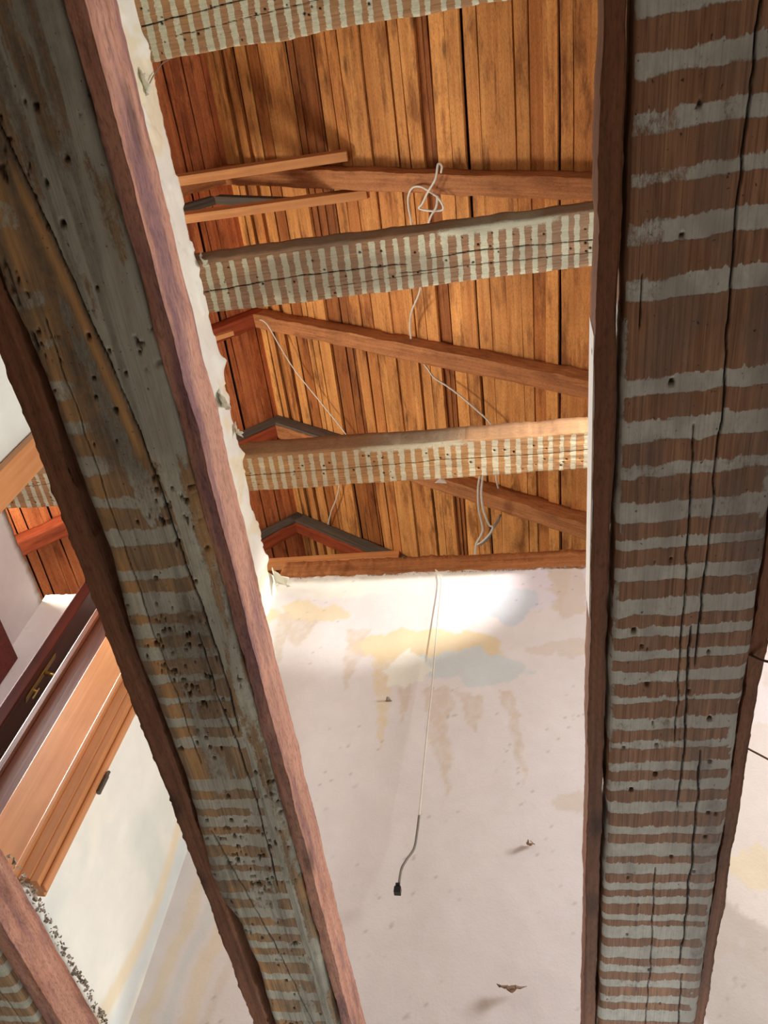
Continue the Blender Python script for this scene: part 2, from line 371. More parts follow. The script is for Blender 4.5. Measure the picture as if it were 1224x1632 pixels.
# --- right joist, world x 0.118..0.318
rj = joist_root(0.218, 1.0, label='wide brown floor joist with crisp lime-wash stripes on the right of the picture', cat='joist', group='exposed floor joists')
def attr_r(U, Y, F, Zc):
    X = 0.218-Y
    s = stripe_mask(U, Y, ST_R, 11, 0.004, tilt=0.07, edge=0.003)
    fade = np.where(U < 0.35, 0.86, 1.0)
    s = s*fade*(0.78+0.35*fbm(U*7, Y*14, 5))
    worn = ss(0.55, 0.7, fbm(U*5+3, Y*12, 77)); s = s*(1-0.35*worn)
    s = np.where(F > 0, 0.35*s, s)
    right_edge = ss(0.296, 0.306, X); s = np.maximum(s*(1-0.0*right_edge), right_edge*ss(0.48, 0.62, fbm(U*22, Y*60, 31))*0.7)
    le = 1-ss(0.122, 0.130, X); s = np.maximum(s, 0.6*le*ss(0.5, 0.6, fbm(U*11, Y*80, 8))*(U > 0.38))
    mould = 0.5*ss(0.245, 0.30, X)*ss(0.42, 0.6, fbm(U*3.2, Y*9, 66))+0.45*ss(0.58, 0.75, fbm(U*8, Y*20, 67))
    mould = np.maximum(mould, 0.75*ss(0.255, 0.285, X)*(np.exp(-((U-0.42)/0.09)**2)))
    mould = np.maximum(mould, 0.25*ss(0.22, 0.23, X)*ss(0.7, 0.8, U)*(1-ss(1.35, 1.5, U)))
    c = cracks(U, Y, [([(-0.4,-0.015),(0.05,-0.02),(0.25,-0.016),(0.5,-0.024),(0.83,-0.022),(0.95,-0.022)], 0.0032),
                      ([(0.5,0.008),(0.62,0.006),(0.80,0.0),(0.98,-0.002),(1.12,-0.006)], 0.0022),
                      ([(0.84,-0.012),(1.0,-0.016),(1.12,-0.02),(1.28,-0.02)], 0.004),
                      ([(1.1,-0.045),(1.3,-0.052),(1.6,-0.056),(1.75,-0.056)], 0.0045),
                      ([(1.4,0.01),(1.75,0.0),(1.95,0.0),(2.3,0.004)], 0.0016), ([(1.75,-0.06),(2.0,-0.068),(2.3,-0.07)], 0.003),
                      ([(0.3,0.082),(0.42,0.08)], 0.0016)], 41)
    c = np.maximum(c, 0.9*holes(U, Y, 42, -0.1, 2.2, -0.085, 0.085, 4, 0.0030))*(F == 0)
    al = 0.55*ss(0.62, 0.8, fbm(U*2.2+9, Y*5, 15))
    return np.stack([s, np.clip(mould, 0, 0.85), c, al], -1)
me = timber_mesh('joist_timber', J0, J1E, lambda u: -0.100-0.004*ss(0.9, 2.0, u), lambda u: 0.100+0*u, 0.15, 0.004, 130, attr_r, r=0.014, seed=3, wob=0.003)
link_mesh('timber', me, M['joist_r'], rj)

# --- left joist, world x -0.68..-0.48
lj = joist_root(-0.58, 1.0, label='mouldy grey-tan floor joist with blurred stripes crossing the left of the picture', cat='joist', group='exposed floor joists')
def attr_l(U, Y, F, Zc):
    X = -0.58-Y
    s = stripe_mask(U, Y, ST_L, 91, 0.007, tilt=0.05, edge=0.005)
    amt = 0.5+0.5*ss(0.3, 0.9, U)
    s = s*amt*(0.72+0.45*fbm(U*6, Y*12, 25))
    yc = np.interp(U, [-0.2, 0.05, 0.3, 0.5, 0.62, 1.0, 1.5, 2.3], [0.045, 0.012, -0.028, -0.052, -0.068, -0.075, -0.075, -0.075])
    rt = 1-ss(-0.002, 0.004, Y-yc)                       # grey washed strip right of the split
    rim = ss(0.040, 0.055, Y)
    mid_ = (1-rt)*(1-ss(0.0, 0.03, Y+0.02*(fbm(U*7, Y*20, 88)-0.5)*2))
    m1 = ss(0.36, 0.58, fbm(U*4.5, Y*14, 33))
    early = 1-ss(0.7, 1.3, U)
    mould = mid_*(0.25+0.6*m1)*(0.5+0.5*early)+0.4*(1-rt)*(1-mid_)*ss(0.5, 0.65, fbm(U*5, Y*12, 34))+0.65*rim+rt*0.35*m1
    mould = mould+0.3*(1-ss(0.0, 0.35, U))+0.35*ss(0.56, 0.66, fbm(U*2.5, Y*90, 37))
    s = s*(1-0.55*mid_*m1*early)
    s = np.maximum(s*(1-rt), rt*(0.30+0.55*ss(0.36, 0.6, fbm(U*5, Y*40, 71))))
    s = np.maximum(s, 0.55*ss(0.56, 0.68, fbm(U*5, Y*26, 72))*(1-ss(0.0, 0.03, Y)))
    sl = np.exp(-((Y-yc-0.011)/0.008)**2)*ss(0.10, 0.2, U)*(1-ss(0.50, 0.60, U))
    al = np.maximum(0.9*sl, 0.75*(1-rim)*ss(0.0, 0.04, Y+0.015*(fbm(U*9, Y*9, 54)-0.5)*2)*ss(0.30, 0.55, fbm(U*6, Y*11, 53)))
    al = np.maximum(al, 0.5*ss(0.62, 0.7, fbm(U*9, Y*18, 55)))
    mould = mould*(1-0.9*sl)
    s = s*(1-0.85*sl)
    c = cracks(U, Y, [([(-0.4,0.075),(-0.2,0.045),(0.05,0.012),(0.3,-0.028),(0.5,-0.052),(0.75,-0.066),(0.95,-0.073),(1.1,-0.068)], 0.005),
                      ([(0.85,-0.05),(1.0,-0.05),(1.12,-0.06),(1.3,-0.064),(1.55,-0.055)], 0.0045),
                      ([(0.3,0.03),(0.6,0.028),(0.9,0.026),(1.2,0.02)], 0.0016), ([(-0.3,0.09),(0.1,0.06),(0.5,0.055)], 0.0014),
                      ([(1.35,0.05),(1.55,0.02),(1.75,-0.01),(1.95,-0.03),(2.25,-0.06)], 0.004)], 141)
    c = np.maximum(c, 0.95*holes(U, Y, 90, -0.1, 2.3, -0.08, 0.085, 14, 0.0030))
    cl = ss(0.68, 0.74, fbm(U*105, Y*105, 19))*ss(0.55, 0.65, fbm(U*8, Y*16, 23)); c = np.maximum(c, 0.8*cl)*(F == 0)
    return np.stack([s, np.clip(mould, 0, 0.9), c, al], -1)
LU = [0.29,0.35,0.46,0.53,0.6,0.7,0.9,1.03,1.22,1.35,1.5,1.6,1.69,1.84,2.05]
LV = [0.072,0.063,0.062,0.062,0.061,0.057,0.07,0.066,0.064,0.071,0.082,0.079,0.058,0.051,0.06]
RU = [0,0.3,0.45,0.6,0.71,0.84,1.07,1.35,1.54,1.74,2.07]
RV = [-0.109,-0.111,-0.114,-0.113,-0.118,-0.111,-0.113,-0.112,-0.113,-0.109,-0.101]
LE = lambda u: np.interp(u, RU, RV)
LW = lambda u: np.interp(u, LU, LV)
me = timber_mesh('joist_timber', J0, J1E, LE, LW, 0.122, 0.004, 120, attr_l, r=0.014, seed=13, wob=0.004)
link_mesh('timber', me, M['joist_l'], lj)

# --- corner joist, world x -1.48..-1.28
cj = joist_root(-1.385, 1.0, label='mouldy striped floor joist cut off by the lower left corner', cat='joist', group='exposed floor joists')
def attr_c(U, Y, F, Zc):
    s = stripe_mask(U, Y, ST_R, 211, 0.006, tilt=0.05, edge=0.005)*0.75
    mould = 0.8*ss(0.36, 0.6, fbm(U*4, Y*10, 233)); al = 0.5*ss(0.5, 0.7, fbm(U*6, Y*11, 253))
    c = cracks(U, Y, [([(0.9,-0.05),(1.4,-0.06),(2.0,-0.05),(2.4,-0.06)], 0.004)], 241)*(F == 0)
    return np.stack([s, mould, c, al], -1)
me = timber_mesh('joist_timber', J0, J1E, lambda u: -0.102+0*u, lambda u: 0.1+0*u, 0.14, 0.005, 60, attr_c, r=0.014, seed=23, wob=0.004)
link_mesh('timber', me, M['joist_l'], cj)

def batten(parent, y0, y1, z0, z1, mat_, seed, rag=0.005, waney=0.0, label=None, b0=J0, b1=J1E):
    def at(U, Y, F, Zc): return np.stack([np.full_like(U, 0.5)]*4, -1)
    me = timber_mesh('batten', b0, b1, lambda u: y0+0.003*(fbm(u*3, u*0, seed)-0.5), lambda u: y1+0.003*(fbm(u*3, u*0, seed+1)-0.5), z1-z0, 0.006, 5, at, r=0.004+waney, wob=0.0018, seed=seed, rag=rag)
    o = link_mesh('batten', me, mat_, parent, Matrix.Translation((0, 0, z0)))
    if label: o['label'] = label
    return o
# right joist: local y = 0.218 - x
batten(rj, 0.218-0.111, 0.218-0.087, -0.002, 0.075, M['batten'], 301)
sk = MB(); sk.box(0.40, 0.84, 0.131, 0.1335, 0.003, 0.07); o = sk.build('painted_light_strip', M['paper'], rj, bevel=0.0); o['label'] = 'pale strip on the batten side, bright edge light painted in'  # pale strip stands in for light falling on the batten edge
batten(rj, 0.218-0.343, 0.218-0.322, 0.012, 0.10, M['batten'], 302)
# left joist: local y = -0.58 - x
batten(lj, -0.136, -0.114, -0.002, 0.085, M['batten_pink'], 303, waney=0.0, label='pinkish waney batten')
batten(lj, 0.082, 0.121, 0.015, 0.09, M['batten'], 304, rag=0.012)
# corner joist: local y = -1.385 - x
batten(cj, -1.385+1.215, -1.385+1.258, -0.004, 0.095, M['batten_pink'], 305, waney=0.0, label='pinkish waney batten')

# ------------------------------------------------------------------ ceiling beams of the upper room
def cross_beam(name_label, x0, x1, ya, w_, z, H, k, m_, stripes_seed, spec, dirt=0.4, al=0.0):
    """beam along world X with its near bottom edge at y=ya (x=-0.5), turned by -k; local X along"""
    o = empty('ceiling_beam', (-0.5, ya, z), -math.atan(k), label=name_label, cat='beam', group='striped ceiling beams of the upper room')
    rs = np.random.RandomState(stripes_seed); st = []; u = x0+0.5
    while u < x1+0.5:
        ww = rs.uniform(0.017, 0.026); st.append((u, u+ww)); u += 0.05+rs.uniform(-0.006, 0.006)
    def at(U, Y, F, Zc):
        s = stripe_mask(U, Y, st, stripes_seed, 0.0035, tilt=-0.05+0.0*Y, edge=0.003)*(0.8+0.35*fbm(U*6, Y*9, stripes_seed+3))
        s = s*ss(0.010, 0.018, Y)
        s = np.where(F == 1, 0.25*ss(0.5, 0.7, fbm(U*3, Zc*9, 9)), s)
        smear = spec.get('smear')
        if smear: s = np.maximum(s, 0.85*np.exp(-((U-smear[0])/smear[1])**4)*np.exp(-((Y-smear[2])/0.02)**2))
        md = dirt*ss(0.4, 0.65, fbm(U*3, Y*8, stripes_seed+40))+0.55*(F == 1)*ss(0.3, 0.6, fbm(U*5, Zc*8, 4))+0.35*(1-ss(0.0, 0.02, Y))
        c = cracks(U, Y, spec['cracks'], stripes_seed+60)
        c = np.maximum(c, 0.95*holes(U, Y, 70, x0+0.5, x1+0.5, 0.04, w_-0.02, stripes_seed+2, 0.0038))
        c = np.maximum(c*(F == 0), 0.0)
        return np.stack([s, np.clip(md, 0, 0.85), c, np.full_like(U, al)*fbm(U*3, Y*6, 3)*1.4], -1)
    me = timber_mesh('beam_timber', x0+0.5, x1+0.5, lambda u: 0*u+0.004*np.sin(u*3.1), lambda u: 0*u+w_+spec.get('grow', 0)*u, H, 0.0042, 84, at, r=0.01, wob=0.006, seed=stripes_seed)
    o2 = link_mesh('timber', me, m_, o); return o
cross_beam('striped beam cut off by the top edge of the picture', -1.36, 1.3, -0.08, 0.228, 3.3, 0.14, 0.045, M['beam_g'], 401,
           dict(cracks=[([(-1.2,0.14),(-0.6,0.10),(0.0,0.07),(0.8,0.05)], 0.006), ([(-0.7,0.16),(0.2,0.11)], 0.002)]), dirt=0.15, al=0.45)
cross_beam('grey striped beam nearest the collar ties, second from the top', -1.36, 1.3, 0.857, 0.218, 3.3, 0.125, 0.048, M['beam_g'], 402,
           dict(cracks=[([(-0.85,0.13),(-0.4,0.11),(0.0,0.115),(0.07,0.12)], 0.006), ([(0.12,0.105),(0.35,0.10),(0.9,0.12)], 0.0055), ([(0.0,0.15),(0.3,0.15),(0.8,0.165)], 0.003), ([(-0.3,0.17),(0.2,0.16)], 0.0018)], smear=(0.42, 0.25, 0.018)), dirt=0.55)
cross_beam('tan striped beam just above the far wall, lowest of the three', -1.36, 1.3, 1.762, 0.192, 3.3, 0.13, 0.036, M['beam_t'], 403,
           dict(cracks=[([(-0.85,0.105),(-0.2,0.10),(0.15,0.095),(0.6,0.10),(1.0,0.09)], 0.0035)], smear=(0.0, 0.28, 0.014)), dirt=0.3, al=0.25)
cross_beam('short length of striped beam seen through the doorway at the left', -3.0, -1.50, 1.762, 0.20, 3.3, 0.14, 0.036, M['beam_g'], 404,
           dict(cracks=[([(-2.4,0.08),(-1.6,0.07),(-1.0,0.09)], 0.003)]), dirt=0.25, al=0.5)

# wall plate over the far wall
def rough_log(name, x0, x1, y, z0, z1, dep, k, m_, seed, **kw):
    o = empty(name, (-0.5, y, z0), -math.atan(k), **kw)
    def at(U, Y, F, Zc):
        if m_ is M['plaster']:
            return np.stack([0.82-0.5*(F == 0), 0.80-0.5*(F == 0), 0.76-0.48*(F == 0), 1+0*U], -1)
        return np.stack([0.2*ss(0.55, 0.7, fbm(U*6, Zc*14, seed)), 0.5*ss(0.5, 0.7, fbm(U*5, Zc*30, seed+1)), 0.9*ss(0.66, 0.72, fbm(U*7, (Zc+Y)*90, seed+2)), 0.3+0*U], -1)
    me = timber_mesh('plate_timber', x0+0.5, x1+0.5, lambda u: 0*u+0.010*(fbm(u*2.5, u*0, seed)-0.5), lambda u: 0*u+dep, z1-z0, 0.008, 8, at, r=0.022, wob=0.008, seed=seed, rag=0.03)
    link_mesh('timber', me, m_, o); return o
rough_log('wall_plate', -1.29, 1.6, 2.575, 3.44, 3.575, 0.14, 0.028, M['rafter'], 501, label='rough-hewn wall plate lying along the top of the peeling far wall', cat='beam')
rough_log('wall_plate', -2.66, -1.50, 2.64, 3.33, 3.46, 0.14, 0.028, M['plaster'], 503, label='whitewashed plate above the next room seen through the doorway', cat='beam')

# ------------------------------------------------------------------ roof: boards and rafters
AX, AZ, SR, SL = -1.847, 5.67, 0.714, 1.02
def roof_boards(name, side, m_, width, seed):
    rs = random.Random(seed); s = SR if side > 0 else SL
    ln = math.hypot(1, s); t = (side/ln, -s/ln); nrm = (side*s/ln, 1/ln)   # down-slope and outward normal in XZ
    d = -0.03; i = 0; mb = MB(); Y0, Y1 = -1.2, 5.9; ny = 26
    while d < width:
        wv = rs.choice([0.055, 0.07, 0.085, 0.095, 0.105, 0.115])*rs.uniform(0.9, 1.1); gap = rs.choice([0.002, 0.003, 0.005, 0.008, 0.016])
        tone = rs.choice([0.2, 0.4, 0.5, 0.55, 0.6, 0.65, 0.7, 0.8, 0.95]); lift = rs.choice([0, 0, 0, 0.006, 0.012])
        if rs.random() < 0.17: lift = 0.022; tone = 0.1; wv *= rs.uniform(0.25, 0.8)
        tone += rs.uniform(0, 0.04)
        vs = []; ph = rs.uniform(0, 9); w2 = rs.uniform(-0.006, 0.006)
        for k in range(ny+1):
            y = Y0+(Y1-Y0)*k/ny; wa = 0.004*math.sin(y*2.1+ph)+0.003*math.sin(y*5.3+ph*2); wb = 0.004*math.sin(y*1.7+ph*3)+w2*k/ny
            for (dd, hh) in ((d+wa, lift), (d+wv+wb-gap, lift), (d+wv+wb-gap, lift+0.02), (d+wa, lift+0.02)):
                vs.append((y, AX-0 + t[0]*dd+nrm[0]*hh, AZ+t[1]*dd+nrm[1]*hh))
        fs = []
        for k in range(ny):
            for q in range(4):
                a = k*4+q; b_ = k*4+(q+1) % 4; fs.append((a, b_, b_+4, a+4))
        mb.add(vs, fs, tone); d += wv; i += 1
    # vertices hold (along y, world x, world z): local X runs along world Y
    mb.v = [(v[0], -v[1], v[2]) for v in mb.v]
    o = mb.build(name, m_, None); o.rotation_euler = (0, 0, math.pi/2); o.location = (0, 0, CZ)
    o['kind'] = 'structure'
    f = MB()
    a = 0.045
    p0 = (AX-t[0]*0.12+nrm[0]*a, AZ-t[1]*0.12+nrm[1]*a); p1 = (p0[0]+t[0]*(width+0.1), p0[1]+t[1]*(width+0.1))
    f.add([(p0[0],-1.3,p0[1]),(p1[0],-1.3,p1[1]),(p1[0],6,p1[1]),(p0[0],6,p0[1]),
           (p0[0],-1.3,p0[1]+.02),(p1[0],-1.3,p1[1]+.02),(p1[0],6,p1[1]+.02),(p0[0],6,p0[1]+.02)],
          [(0,3,2,1),(4,5,6,7),(0,1,5,4),(1,2,6,5),(2,3,7,6),(3,0,4,7)])
    fo = f.build('roofing_felt', M['felt'], None); fo.location = (0, 0, CZ); fo['kind'] = 'structure'
roof_boards('ceiling', 1, M['board'], 5.0, 5)
roof_boards('ceiling', -1, M['board_red'], 3.1, 8)
g = MB(); g.box(-6, 3.5, 5.9, 6.0, 2.5, 6.0); go = g.build('wall_gable', M['board_red']); go.location = (0, 0, CZ); go['kind'] = 'structure'

def rafter(y, side, length, m_, label, hh=0.115, wd=0.1, grey=0.0, bottom=None, start=0.0, dz=0.0):
    """local X runs down the slope, bottom face toward the room"""
    s = SR if side > 0 else SL; a = math.atan(s)
    root = empty('rafter', (AX, y, AZ), 0, label=label, cat='rafter', group='roof rafters')
    kz = -math.atan(0.031)
    # local frame: x down-slope, z outward normal
    ex = Vector((math.cos(a)*side, 0, -math.sin(a))); ez = Vector((math.sin(a)*side, 0, math.cos(a))); ey = ez.cross(ex)
    ry = Matrix.Rotation(kz, 4, 'Z')
    Mx = ry @ Matrix(((ex.x, ey.x, ez.x, 0), (ex.y, ey.y, ez.y, 0), (ex.z, ey.z, ez.z, 0), (0, 0, 0, 1)))
    y0, y1 = (0, wd) if side > 0 else (-wd, 0)
    def at(U, Y, F, Zc): return np.stack([np.full_like(U, 0.5)]*4, -1)
    me = timber_mesh('rafter_timber', start, length, lambda u: y0+0*u, lambda u: y1+0*u, hh, 0.02, 8, at, r=0.008, wob=0.008, seed=int(abs(y)*100)+side)
    link_mesh('timber', me, m_, root, Mx @ Matrix.Translation((0, 0, -hh+dz)))
    if grey:
        b = MB(); e = -0.022 if side > 0 else 0.0
        b.box(0.0, grey, y0-0.02 if side > 0 else y1, y0 if side > 0 else y1+0.02, -hh+0.015, -0.005)
        o = b.build('splice_board', M['grey_wood'], root, Mx, bevel=0.002); o['label'] = 'weathered grey splice board'
    return root
rafter(0.93, 1, 3.6, M['rafter'], 'light brown rafter passing behind the two orange collar ties at the top')
rafter(1.89, 1, 3.6, M['rafter'], 'long brown rafter falling to the right between the two middle striped beams')
rafter(2.752, 1, 3.6, M['rafter'], 'rafter falling right below the tan striped beam, loose cables in front of it', grey=0.75)
rafter(3.626, 1, 3.6, M['rafter_red'], 'furthest rafter, grey faced, falling right behind the wall plate', grey=1.6)
rafter(0.93, -1, 2.4, M['rafter'], 'left-hand rafter of the pair behind the orange collar ties')
rafter(1.89, -1, 2.4, M['rafter_red'], 'reddish left-hand rafter under the grey striped beam by the white wall edge')
rafter(2.752, -1, 2.4, M['rafter_red'], 'left-hand grey faced rafter above the tan beam, running down to the doorway view', grey=0.6)
rafter(3.626, -1, 2.4, M['rafter_red'], 'furthest left-hand rafter, red underside, just above the wall plate', grey=0.8)

def plank(name, p0, p1, wd, ht, m_, label, cat, group=None, roll=0):
    """p0->p1 lower near edge line; width wd along +Y, height ht"""
    p0 = Vector((p0[0], p0[1], p0[2]+CZ)); p1 = Vector((p1[0], p1[1], p1[2]+CZ)); ex = (p1-p0); ln = ex.length; ex.normalize()
    ez = Vector((0, 0, 1)); ey = ez.cross(ex).normalized(); ez = ex.cross(ey)
    b = MB(); b.box(0, ln, 0, wd, 0, ht)
    o = b.build(name, m_, None, None, bevel=0.003)
    o.matrix_world = Matrix(((ex.x, ey.x, ez.x, p0.x), (ex.y, ey.y, ez.y, p0.y), (ex.z, ey.z, ez.z, p0.z), (0, 0, 0, 1)))
    return tag(o, label, cat, group)
plank('collar_tie', (-2.4, 0.862, 4.86), (-0.93, 0.815, 4.97), 0.052, 0.10, M['pine'], 'upper orange pine collar tie, its end resting over the light brown rafter', 'collar tie')
plank('collar_tie', (-2.4, 1.062, 4.83), (-0.84, 1.02, 4.93), 0.05, 0.10, M['pine'], 'lower orange pine collar tie just above the grey striped beam', 'collar tie')
plank('collar_tie', (-2.4, 3.61, 4.90), (-0.93, 3.56, 4.93), 0.045, 0.10, M['pine'], 'orange pine collar tie lying just over the wall plate, dark knot near its end', 'collar tie')
plank('collar_tie', (-2.25, 1.85, 4.78), (-1.82, 1.82, 5.03), 0.03, 0.04, M['pine'], 'short pale stub of collar tie under the reddish rafter by the white wall', 'collar tie')

# grey brace pair at the first truss
for (a, b_, lab) in (((-1.86, 1.055, 5.33), (-1.30, 1.04, 4.98), 'right half'), ((-2.35, 1.07, 4.85), (-1.86, 1.055, 5.33), 'left half')):
    plank('roof_brace', a, b_, 0.05, 0.05, M['grey_wood'], f'grey weathered brace seen between the two upper collar ties, {lab}', 'brace')

# ------------------------------------------------------------------ walls
def colmix(base, c, m): return base*(1-m[..., None])+np.array(c)*m[..., None]
WHITE = np.array(srgb(238, 232, 230)); YEL = srgb(238, 220, 182); BEI = srgb(225, 211, 194); BLU = srgb(218, 226, 226); CRE = srgb(246, 245, 232); LAV = srgb(236, 229, 236)
def tongue(X, Z, x, ztop, zbot, w0, seed, lean=0.0):
    t = np.clip((ztop-Z)/(ztop-zbot), 0, 1)
    xc = x+lean*t; ww = w0*(1-t)**0.8*(0.75+0.5*fbm(Z*14, Z*0+seed, seed))
    return ss(-0.006, 0.006, ww-np.abs(X-xc))*(Z < ztop)*(Z > zbot)
def blob(X, Z, x, z, rx, rz, seed, p=2.0, amp=0.55):
    d = (np.abs((X-x)/rx)**p+np.abs((Z-z)/rz)**p)**(1/p)+amp*(fbm(X*9, Z*9, seed)-0.5)*2
    return 1-ss(0.93, 1.03, d)
def wall_back():
    X = np.arange(-3.3, 2.2, 0.0105); Zc = np.arange(1.12, 3.56, 0.0105)
    XX, ZZ = np.meshgrid(X, Zc, indexing='ij')
    # ragged top
    top = 3.43+0.018*(fbm(X*7, X*0, 3)-0.5)*2+0.012*(fbm(X*40, X*0, 4)-0.5)
    top = np.where(X < -1.45, 3.335, top)
    ZZ = 1.12+(ZZ-1.12)*((top-1.12)/(Zc[-1]-1.12))[:, None]
    col = np.tile(WHITE, XX.shape+(1,))
    m_ = lambda c, k: None
    def P(px, py):
        v = on_y(px, py, 2.65, False); return v[0], v[2]
    X0_, Z0_ = XX, ZZ
    XX = XX+0.030*(fbm(X0_*9, Z0_*7, 301)-0.5)*2+0.012*(fbm(X0_*40, Z0_*30, 302)-0.5)*2
    ZZ = ZZ+0.045*(fbm(X0_*9, Z0_*7, 303)-0.5)*2+0.016*(fbm(X0_*40, Z0_*30, 304)-0.5)*2
    mot = 0.55+0.6*ss(0.35, 0.65, fbm(X0_*60, Z0_*45, 305, 3))
    # upper band, blown-out light painted in as cream; lavender sheet
    col = colmix(col, LAV, blob(XX, ZZ, *P(860, 960), 0.42, 0.14, 21, 3)*0.9)
    col = colmix(col, CRE, ss(0.0, 0.06, ZZ-3.20-0.12*fbm(XX*4, ZZ*3, 9))*(XX < P(790, 960)[0])*0.8)
    col = colmix(col, YEL, blob(XX, ZZ, *P(500, 990), 0.22, 0.07, 31, 3)*0.8)
    col = colmix(col, YEL, blob(XX, ZZ, *P(680, 1045), 0.38, 0.085, 32, 2.5)*0.95)
    for (px, py0, py1, w0, sd, ln) in ((620, 1040, 1200, 0.075, 1, 0.0), (575, 1020, 1110, 0.06, 2, -0.04), (700, 1110, 1290, 0.055, 3, 0.04), (745, 1115, 1180, 0.06, 4, 0.05),
                                       (810, 1110, 1260, 0.035, 5, 0.07), (650, 1070, 1160, 0.05, 6, 0.0), (455, 990, 1070, 0.05, 7, 0.0), (890, 900, 1010, 0.06, 8, 0), (480, 1000, 1040, 0.09, 9, 0)):
        a, b_ = P(px, py0), P(px, py1)
        col = colmix(col, BEI if sd != 1 else YEL, tongue(XX, ZZ, a[0], a[1], b_[1], w0, sd, ln+(b_[0]-a[0])*0.6)*0.8*np.clip(mot, 0, 1))
    col = colmix(col, BLU, blob(XX, ZZ, *P(745, 1078), 0.27, 0.11, 41, 2.4)*0.95)
    col = colmix(col, srgb(214, 222, 230), blob(XX, ZZ, *P(800, 985), 0.14, 0.10, 42, 2.4)*0.9)
    col = colmix(col, CRE, blob(XX, ZZ, *P(655, 1080), 0.09, 0.10, 43, 2.0)*0.9)
    col = colmix(col, BEI, blob(XX, ZZ, *P(905, 960), 0.10, 0.16, 44, 2.0)*0.7)
    col = colmix(col, BEI, blob(XX, ZZ, *P(905, 1055), 0.16, 0.045, 45, 2.0)*0.55)
    col = colmix(col, BEI, blob(XX, ZZ, *P(920, 1290), 0.08, 0.04, 46, 2.0)*0.6)
    # right-hand end: torn layers
    col = colmix(col, BEI, blob(XX, ZZ, *P(1200, 1300), 0.25, 0.6, 47, 2.0, 0.9)*0.45)
    col = colmix(col, YEL, blob(XX, ZZ, *P(1215, 1390), 0.12, 0.06, 48, 2.0)*0.6)
    col = colmix(col, srgb(196, 186, 176), blob(XX, ZZ, *P(1190, 1580), 0.22, 0.22, 49, 2.0)*0.7)
    # corner streaks (lower left)
    cxl = -1.25
    for off, wd, c in ((0.03, 0.025, YEL), (0.10, 0.022, BLU), (0.17, 0.03, YEL), (0.24, 0.018, BEI)):
        band = np.exp(-((XX-cxl-off-0.10*(ZZ-1.5)-0.02*(fbm(ZZ*5, ZZ*0+off*50, 8)-0.5)*2)/wd)**4)*(ZZ < 2.15+0.15*fbm(XX*20, ZZ, 5))
        col = colmix(col, c, band*0.5)
    XX, ZZ = X0_, Z0_
    # pencil-thin plaster joint and grime
    col = colmix(col, srgb(150, 140, 132), 0.4*ss(0.76, 0.80, fbm(XX*60, ZZ*60, 90))*ss(0.5, 0.62, fbm(XX*3, ZZ*3, 91)))
    fl = ss(0.60, 0.66, fbm(XX*13, ZZ*13, 60))
    YY = 2.60+0.045*(3.43-ZZ)-0.03*(XX+1.29)-0.006*fbm(XX*6, ZZ*6, 61)
    # raised peeling sheet lips
    for (px, py, rx, rz) in ((785, 968, 0.05, 0.010),):
        a = P(px, py); YY = YY-0.009*np.exp(-(((XX-a[0])/rx)**2+((ZZ-a[1])/rz)**2))
    YY = YY-0.006*ss(0.5, 0.7, fbm(XX*22, ZZ*30, 7))*ss(3.34, 3.42, ZZ)
    cols = np.concatenate([col, np.ones(XX.shape+(1,))], -1)
    me = grid_mesh('wall_back', np.stack([XX, YY, ZZ+CZ], -1), cols=cols, smooth=True)
    o = link_mesh('wall_back', me, M['plaster']); o['kind'] = 'structure'
    s = o.modifiers.new('s', 'SOLIDIFY'); s.thickness = 0.12; s.offset = -1.0
wall_back()

